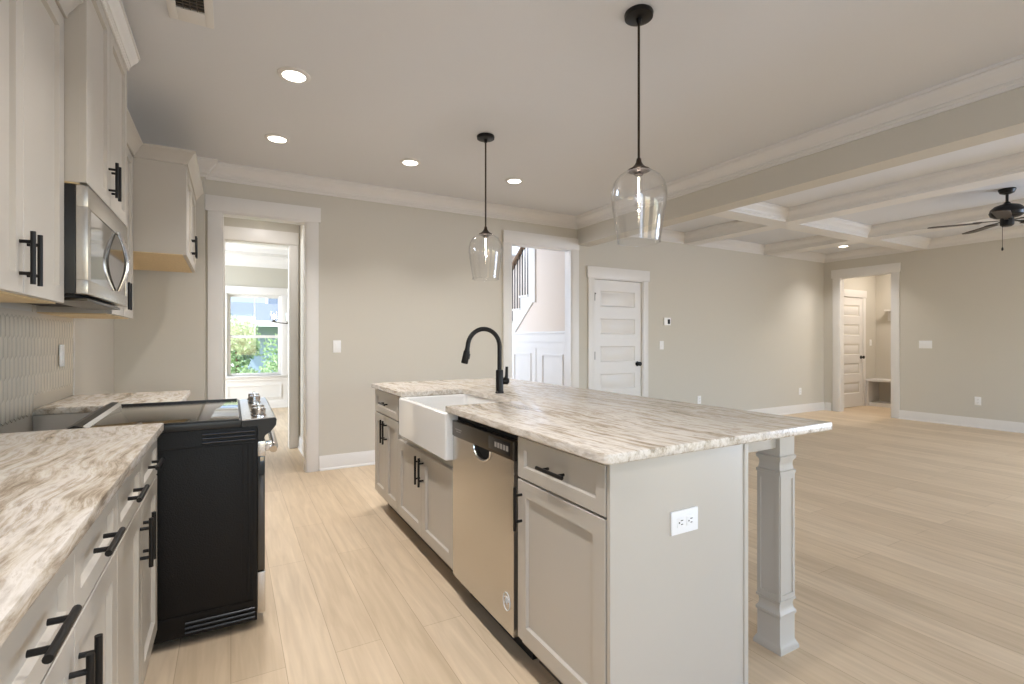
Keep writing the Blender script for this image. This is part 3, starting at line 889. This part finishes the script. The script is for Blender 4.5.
# near cabinet
wn_ = 1.612 - 1.108
cabinet('island_cabinet', 'near island cabinet with one drawer above one door, right of the dishwasher', 'cabinet', (XI, 1.612, 0), RZ, wn_, ID, 0, .882,
        [('drawer_front', g, wn_ - .004, .724, .872, (wn_ / 2, .798, .15, False)), ('cabinet_door', g, wn_ - .004, .128, .716, (.030, .615, .16, True))], .10, 'island cabinets')
wf_ = 3.725 - 3.142
m_ = wf_ / 2
cabinet('island_cabinet', 'far island cabinet with one drawer over two doors, left of the sink', 'cabinet', (XI, 3.725, 0), RZ, wf_, ID, 0, .882,
        [('drawer_front', g, wf_ - g, .714, .872, (m_, .793, .15, False)),
         ('cabinet_door', g, m_ - g, .128, .706, (m_ - .03, .60, .16, True)), ('cabinet_door', m_ + g, wf_ - g, .128, .706, (m_ + .03, .60, .16, True))], .10, 'island cabinets')
ws_ = 3.140 - 2.230
m_ = ws_ / 2
sb = cabinet('island_cabinet', 'island sink cabinet with two low doors under the white apron sink', 'cabinet', (XI, 3.140, 0), RZ, ws_, ID, 0, .645,
        [('cabinet_door', g, m_ - g, .128, .60, (m_ - .03, .50, .16, True)), ('cabinet_door', m_ + g, ws_ - g, .128, .60, (m_ + .03, .50, .16, True))], .10, 'island cabinets')
b = MB(); b.box(.001, .136, -.0, ID, .6455, .882); b.build('sink_side_filler', 'cab', sb)

# dishwasher
dw = thing('dishwasher', 'stainless dishwasher with dark control strip in the island', 'dishwasher', (XI, 2.228, 0), RZ)
wd = 2.228 - 1.614
MB().box(.004, wd - .004, .002, ID, .10, .880).build('tub', 'dark', dw)
MB().box(.02, wd - .02, .06, ID - .01, 0, .099).build('kick_plate', 'bplastic', dw)
# door with scooped pocket handle
d = MB(); N = 20; hw, hx, hdp = .075, wd * .53, .048
zt, zbm = .776, .112
x0, x1 = .010, wd - .016
top = [(x0, zt)]
top += [(hx + hw * math.cos(PI - PI * k / N), zt - hdp * math.sin(PI * k / N) ** .8) for k in range(N + 1)]
top += [(x1, zt)]
poly = [(x1, zbm), (x0, zbm)] + top
d.prism(poly, -.026, .0, 'y')
do = d.build('dishwasher_door', 'steel', dw)
b = MB()
b.prism([(hx + hw * math.cos(PI - PI * k / N), zt - hdp * math.sin(PI * k / N) ** .8) for k in range(N + 1)], -.006, .001, 'y')
b.build('pocket_recess', 'dark', do)
lip = [(hx + (hw + .004) * math.cos(PI - PI * k / N), -.0275, zt - (hdp + .006) * math.sin(PI * k / N) ** .8) for k in range(N + 1)]
MB().tube(lip, .0042, 8).build('pocket_lip', 'steelb', do)
b = MB(); b.box(x0, x1, -.030, 0, .778, .850, .004)
cp = b.build('control_strip', 'gplastic', dw)
b = MB(); b.box(x1 - .20, x1 - .022, -.0318, -.0302, .790, .840, .0005); b.build('button_panel', 'bplastic', cp)
b = MB()
for k in range(5): b.box(x1 - .145 + .024 * k, x1 - .128 + .024 * k, -.0328, -.0319, .806, .826)
b.build('button', 'greymark', cp)
b = MB(); b.box(x0 + .04, x0 + .11, -.0312, -.0302, .812, .817); b.box(x0 + .05, x0 + .10, -.0312, -.0302, .803, .807); b.build('nameplate', 'greymark', cp)
# round sticker emblem low on the door
b = MB(); cx, cz = x1 - .055, .225
ring = [(cx + .026 * math.cos(2 * PI * k / 28), -.0272, cz + .034 * math.sin(2 * PI * k / 28)) for k in range(29)]
b.tube(ring, .0013, 6)
b.tube([(cx - .014, -.0272, cz - .012), (cx - .004, -.0272, cz + .014), (cx + .002, -.0272, cz - .010), (cx + .010, -.0272, cz + .012), (cx + .016, -.0272, cz + .002)], .0012, 6)
b.tube([(cx - .018, -.0272, cz + .012), (cx, -.0272, cz + .020), (cx + .018, -.0272, cz + .012)], .0012, 6)
b.build('emblem', 'plate', do)

# end panel, back panel, apron rail
ip = thing('island_end_panel', 'plain grey painted end panel of the island facing the camera', 'panel', (0, 0, 0))
MB().box(.934, 1.520, 1.0925, 1.1065, 0, .882, .0015).build('panel_face', 'cab', ip)
MB().box(1.5205, 1.541, 1.089, 1.1072, 0, .882, .002).build('corner_strip', 'cab', ip)
w = MB().box(1.5365, 1.556, 1.1315, 3.724, 0, .882, .001).build('island_back_panel', 'cab'); tag(w, 'grey back panel of the island under the worktop overhang', 'panel')
MB().box(1.516, 1.558, 1.068, 1.0885, 0, .05, .004).build('shoe_block', 'cab', ip)
w = MB().box(1.557, 1.876, 1.205, 1.270, .805, .882, .0015).build('island_apron_rail', 'cab'); tag(w, 'short grey rail under the island overhang between end panel and post', 'rail')
plate('island_outlet', 'white double outlet plate on the end panel of the island', 'outlet', (1.229, 1.092, .669), 0, 1, 'outlet', horiz=True)

# turned square post under the overhang
po = thing('island_post', 'grey square panelled post carrying the overhanging end of the island worktop', 'post', (1.924, 1.237, 0))
b = MB(); hw = .0465
b.lathe([(hw, .205), (hw, .700)], sq=True, cap0=True, cap1=True)
b.build('shaft', 'cab', po)
def panelframe(b, ang):
    b.M = Matrix.Rotation(ang, 4, 'Z')
    y = -hw - .004
    b.box(-hw, hw, y, -hw, .205, .225); b.box(-hw, hw, y, -hw, .680, .700)
    b.box(-hw, -hw + .014, y, -hw, .225, .680); b.box(hw - .014, hw, y, -hw, .225, .680)
b = MB()
for k in range(4): panelframe(b, k * PI / 2)
b.build('panel_moulding', 'cab', po)
b = MB(); b.lathe([(.052, .701), (.052, .712), (.046, .716), (.043, .735), (.044, .748), (.052, .760), (.053, .770), (.0475, .775), (.0475, .883)], sq=True, cap0=True, cap1=True)
b.build('capital', 'cab', po)
b = MB(); b.lathe([(.060, 0), (.060, .012), (.054, .026), (.0485, .036), (.0485, .135), (.053, .140), (.053, .150), (.046, .160), (.043, .175), (.045, .190), (.052, .196), (.052, .204)], sq=True, cap0=True, cap1=True)
b.build('plinth', 'cab', po)

# worktop with the notch for the sink
IX0, IX1, IY0, IY1 = .905, 2.032, 1.072, 3.745
NX, NY0, NY1 = 1.325, 2.262, 2.985
bm_poly = []
def arc(cx, cy, r, a0, a1, n=5):
    return [(cx + r * math.cos(a0 + (a1 - a0) * k / n), cy + r * math.sin(a0 + (a1 - a0) * k / n)) for k in range(n + 1)]
R = .022
poly = arc(IX0 + R, IY0 + R, R, PI, 1.5 * PI) + arc(IX1 - R * .5, IY0 + R * .5, R * .5, 1.5 * PI, 2 * PI) + arc(IX1 - R, IY1 - R, R, 0, .5 * PI) + arc(IX0 + R, IY1 - R, R, .5 * PI, PI)
poly += [(IX0, NY1)] + [(NX - .03, NY1)] + arc(NX - .03, NY1 - .03, .03, .5 * PI, 0) + arc(NX - .03, NY0 + .03, .03, 0, -.5 * PI) + [(IX0, NY0)]
def outline(b, poly, z0, z1, e=.004):
    n = len(poly)
    # inset by mitred normals for a small eased edge
    def inset(d):
        out = []
        for i in range(n):
            a, p, c = Vector(poly[i - 1]), Vector(poly[i]), Vector(poly[(i + 1) % n])
            d1 = (p - a).normalized(); d2 = (c - p).normalized()
            n1 = Vector((-d1.y, d1.x)); n2 = Vector((-d2.y, d2.x))
            m = (n1 + n2) / max(.3, 1 + n1.dot(n2))
            out.append((p.x + m.x * d, p.y + m.y * d))
        return out
    ins = inset(e); ins2 = inset(e * .3)
    b.rings([[(x, y, z0) for x, y in ins], [(x, y, z0 + e) for x, y in poly], [(x, y, z1 - e) for x, y in poly], [(x, y, z1 - e * .3) for x, y in ins2], [(x, y, z1) for x, y in ins]])
    return b
w = outline(MB(), poly, .8835, CT).build('island_worktop', 'granite')
tag(w, 'large veined granite worktop on the island with a sink cutout', 'worktop')

# apron sink
sk = MB()
sx0, sx1, sy0, sy1, sz0, sz1 = .893, 1.365, 2.236, 3.000, .652, .8825
def rect(x0, x1, y0, y1, z, r=.02):
    return [(x, y, z) for x, y in arc(x1 - r, y1 - r, r, 0, .5 * PI, 4) + arc(x0 + r, y1 - r, r, .5 * PI, PI, 4) + arc(x0 + r, y0 + r, r, PI, 1.5 * PI, 4) + arc(x1 - r, y0 + r, r, 1.5 * PI, 2 * PI, 4)]
t_ = .028
sk.rings([rect(sx0 + .005, sx1 - .005, sy0 + .005, sy1 - .005, sz0, .012), rect(sx0, sx1, sy0, sy1, sz0 + .006, .012), rect(sx0, sx1, sy0, sy1, sz1 - .007, .012), rect(sx0 + .007, sx1 - .007, sy0 + .007, sy1 - .007, sz1, .012),
          rect(sx0 + t_ - .006, sx1 - t_ + .006, sy0 + t_ - .006, sy1 - t_ + .006, sz1, .02), rect(sx0 + t_, sx1 - t_, sy0 + t_, sy1 - t_, sz1 - .008, .03),
          rect(sx0 + t_ + .006, sx1 - t_ - .006, sy0 + t_ + .006, sy1 - t_ - .006, sz0 + .05, .04), rect(sx0 + t_ + .04, sx1 - t_ - .04, sy0 + t_ + .04, sy1 - t_ - .04, sz0 + .022, .06)])
so = thing('apron_sink', 'white apron-front farmhouse sink set into the island', 'sink', (0, 0, 0))
sk.build('basin', 'porc', so)
MB().lathe([(.001, sz0 + .0225), (.045, sz0 + .0225), (.045, sz0 + .026), (.03, sz0 + .024), (.001, sz0 + .024)], (1.13, 2.61), 24).build('drain', 'steelb', so)

# faucet
fx, fy = 1.406, 2.648
fa = thing('faucet', 'matte black pull-down gooseneck faucet behind the apron sink', 'faucet', (fx, fy, CT))
b = MB(); b.lathe([(.001, 0), (.026, .0005), (.026, .008), (.0225, .012), (.0225, .135), (.020, .140), (.001, .141)], n=24); b.build('faucet_body', 'black', fa)
pts = [(0, 0, .13), (0, 0, .28)]
Rr = .104
pts += [(-Rr + Rr * math.cos(a), 0, .28 + Rr * math.sin(a)) for a in [PI * k / 16 for k in range(1, 16)]]
pts += [(-2 * Rr - .004, 0, .262)]
MB().tube(pts, .0135, 16).build('gooseneck', 'black', fa)
b = MB(); p0 = Vector((-2 * Rr - .003, 0, .268)); dv = Vector((-.22, 0, -1)).normalized()
b.tube([p0, p0 + dv * .010, p0 + dv * .014, p0 + dv * .082, p0 + dv * .088], [.0150, .0150, .0185, .0205, .017], 18)
b.tube([p0 + dv * .03 + Vector((.020, 0, .0)), p0 + dv * .062 + Vector((.021, 0, 0))], .006, 8)
b.build('spray_head', 'black', fa)
b = MB(); b.tube([(.015, 0, .072), (.050, 0, .072), (.058, 0, .072)], [.021, .023, .018], 18); b.tube([(.044, 0, .082), (.048, 0, .100), (.050, 0, .158)], [.012, .0098, .0085], 12); b.build('handle', 'black', fa)

# ---------------------------------------------------------------- ceiling fixtures
def downlight(label, x, y, z=H, power=6.0, spot=True):
    r = thing('recessed_light', label, 'ceiling light', (x, y, z), 0, 'recessed ceiling lights')
    MB().lathe([(.062, -.0005), (.088, -.0005), (.088, -.004), (.070, -.010), (.062, -.010)], n=32).lathe([(.062, -.010), (.062, -.0005)], n=32).build('trim_ring', 'white', r)
    MB().lathe([(.001, -.0055), (.0618, -.0055)], n=32).lathe([(.001, -.003), (.0618, -.003)], n=32).build('light_lens', 'lens', r)
    l = lamp('recessed_and_fill_glow', 'AREA', (x, y, z - .014), power, WARM, (0, 0, 0), shape='DISK', size=.11)
    l.data.spread = math.radians(105)
    return r
downlight('nearest recessed ceiling light, closest to the ceiling vent', .314, 3.09)
downlight('recessed ceiling light near the back wall above the left doorway', .303, 4.12)
downlight('recessed ceiling light between the left doorway and the farther pendant', 1.327, 4.115)
downlight('recessed ceiling light between the two pendants, near the back wall', 2.34, 4.105)
downlight('recessed light in the far corner coffer of the living room', 8.55, 4.36)
for lx, ly, lp in ((.31, 2.06, 8), (.31, 1.03, 8), (.31, 0, 6), (1.33, 0, .6), (2.34, 0, .6), (1.33, -1.1, 1), (2.34, -1.1, 1), (.31, -1.1, 4)):  # unseen lamps without fixtures; left row follows the grid, rest added as fill
    lamp('recessed_and_fill_glow', 'AREA', (lx, ly, H - .014), lp, WARM, (0, 0, 0), shape='DISK', size=.11).data.spread = math.radians(115)
for lx, ly, lp in ((4.8, -1.2, 5), (8.55, -1.2, 5), (4.8, .9, 2.5), (6.7, .9, 3), (8.55, .9, 3)):  # unseen lamps without fixtures, added to lift the living room floor
    lamp('recessed_and_fill_glow', 'AREA', (lx, ly, H - .014), lp, WARM, (0, 0, 0), shape='DISK', size=.11).data.spread = math.radians(115)

def pendant(label, x, y):
    r = thing('pendant_light', label, 'pendant light', (x, y, 0), 0, 'pendants over the island')
    MB().lathe([(.001, H - .0005), (.064, H - .0005), (.066, H - .006), (.064, H - .022), (.05, H - .026), (.012, H - .028), (.010, H - .05), (.001, H - .05)], n=32).build('canopy', 'black', r)
    MB().tube([(0, 0, H - .04), (0, 0, 2.045)], .0058, 12).build('rod', 'bronze', r)
    MB().lathe([(.001, 2.075), (.010, 2.072), (.013, 2.055), (.020, 2.042), (.034, 2.028), (.050, 2.020), (.052, 2.014), (.030, 2.010), (.022, 2.006), (.020, 1.996), (.001, 1.995)], n=28).build('socket_cap', 'bronze', r)
    pr = [(.046, 2.013), (.070, 2.006), (.096, 1.988), (.116, 1.958), (.126, 1.920), (.1265, 1.890), (.121, 1.845), (.113, 1.79), (.104, 1.735), (.0975, 1.685)]
    th = .0032
    gl = MB().lathe(pr + [(a - th, z) for a, z in reversed(pr)], n=48)
    gl.lathe([(.0965 + .0034 * math.cos(q * PI / 4), 1.684 + .0034 * math.sin(q * PI / 4)) for q in range(9)], n=48)
    go = gl.build('glass_shade', 'glass', r, angle=60)
    bu = MB().lathe([(.0125, 1.996), (.0135, 1.985), (.0165, 1.965), (.017, 1.865), (.011, 1.842), (.001, 1.838)], n=20).build('light_bulb', 'glass', r)
    f = MB()
    f.tube([(.003, 0, 1.985), (.003, .002, 1.95), (-.003, 0, 1.872), (-.001, -.003, 1.868), (.002, -.002, 1.872), (-.002, .002, 1.95), (-.003, 0, 1.985)], .0009, 8)
    f.build('filament', 'fil', bu)
    lamp('pendant_glow', 'POINT', (x, y, 1.92), 1.6, WARM, shadow_soft_size=.004)
    return r
pendant('nearer clear glass pendant hanging over the island, right of the faucet', 1.645, 1.724)
pendant('farther clear glass pendant hanging over the island beyond the faucet', 1.645, 3.317)

vn = thing('ceiling_vent', 'white ceiling air vent with dark grille, top left', 'vent', (-.16, 2.62, H))
b = MB(); b.box(-.09, -.055, -.19, .19, -.010, -.0005, .002); b.box(.055, .09, -.19, .19, -.010, -.0005, .002); b.box(-.055, .055, -.19, -.085, -.010, -.0005, .002); b.box(-.055, .055, .085, .19, -.010, -.0005, .002)
b.build('vent_frame', 'white', vn)
MB().box(-.055, .055, -.085, .085, -.003, -.001).build('vent_backing', 'ventdark', vn)
b = MB()
for k in range(7): b.box(-.055, .055, -.082 + .025 * k, -.078 + .025 * k, -.009, -.0035)
for k in range(3): b.box(-.029 + .027 * k, -.026 + .027 * k, -.084, .084, -.009, -.0035)
b.build('vent_louvres', 'toe', vn)

# ceiling fan
fan = thing('ceiling_fan', 'dark bronze five-blade ceiling fan in the living room coffer', 'ceiling fan', (6.762, 1.917, 0))
MB().lathe([(.001, H - .0005), (.066, H - .0005), (.068, H - .012), (.055, H - .04), (.022, H - .055), (.001, H - .055)], n=28).build('canopy', 'black', fan)
MB().tube([(0, 0, H - .05), (0, 0, 2.58)], .012, 12).lathe([(.012, 2.62), (.026, 2.605), (.03, 2.585), (.012, 2.58)], n=20).build('downrod', 'black', fan)
MB().lathe([(.001, 2.592), (.05, 2.590), (.095, 2.575), (.126, 2.545), (.136, 2.51), (.126, 2.482), (.095, 2.462), (.05, 2.455), (.001, 2.455)], n=36).build('motor_housing', 'black', fan)
MB().lathe([(.001, 2.456), (.050, 2.455), (.054, 2.42), (.052, 2.385), (.036, 2.372), (.001, 2.370)], n=28).build('switch_housing', 'black', fan)
MB().tube([(-.044, .022, 2.385), (-.044, .022, 2.16)], .0022, 6).lathe([(.001, 2.165), (.007, 2.155), (.009, 2.135), (.001, 2.125)], (-.044, .022), 10).build('pull_chain', 'black', fan)
ur = Vector((math.cos(math.radians(29.4)), -math.sin(math.radians(29.4)))); vt = Vector((-math.sin(math.radians(29.4)), -math.cos(math.radians(29.4))))
for k in range(5):
    ph = math.radians(-149 + 72 * k)
    dvec = ur * math.cos(ph) + vt * math.sin(ph)
    ang = math.atan2(dvec.y, dvec.x)
    Mx = Matrix.Rotation(ang, 4, 'Z') @ Matrix.Translation((0, 0, 2.425)) @ Matrix.Rotation(math.radians(-5), 4, 'X')
    br = MB(Mx)
    br.prism([(.045, -.016), (.13, -.014), (.22, -.045), (.26, -.04), (.26, .04), (.22, .045), (.13, .014), (.045, .016)], .004, .010, 'z')
    bo = br.build('blade_bracket', 'black', fan)
    bl = MB(Mx)
    out = [(.20, -.052), (.56, -.066)] + [(.56 + .066 * math.sin(a) * .9, -.066 * math.cos(a)) for a in [PI * q / 8 for q in range(1, 8)]] + [(.56, .066), (.20, .052)]
    bl.prism(out, -.004, .0035, 'z')
    bl.build('blade', 'blade', bo)
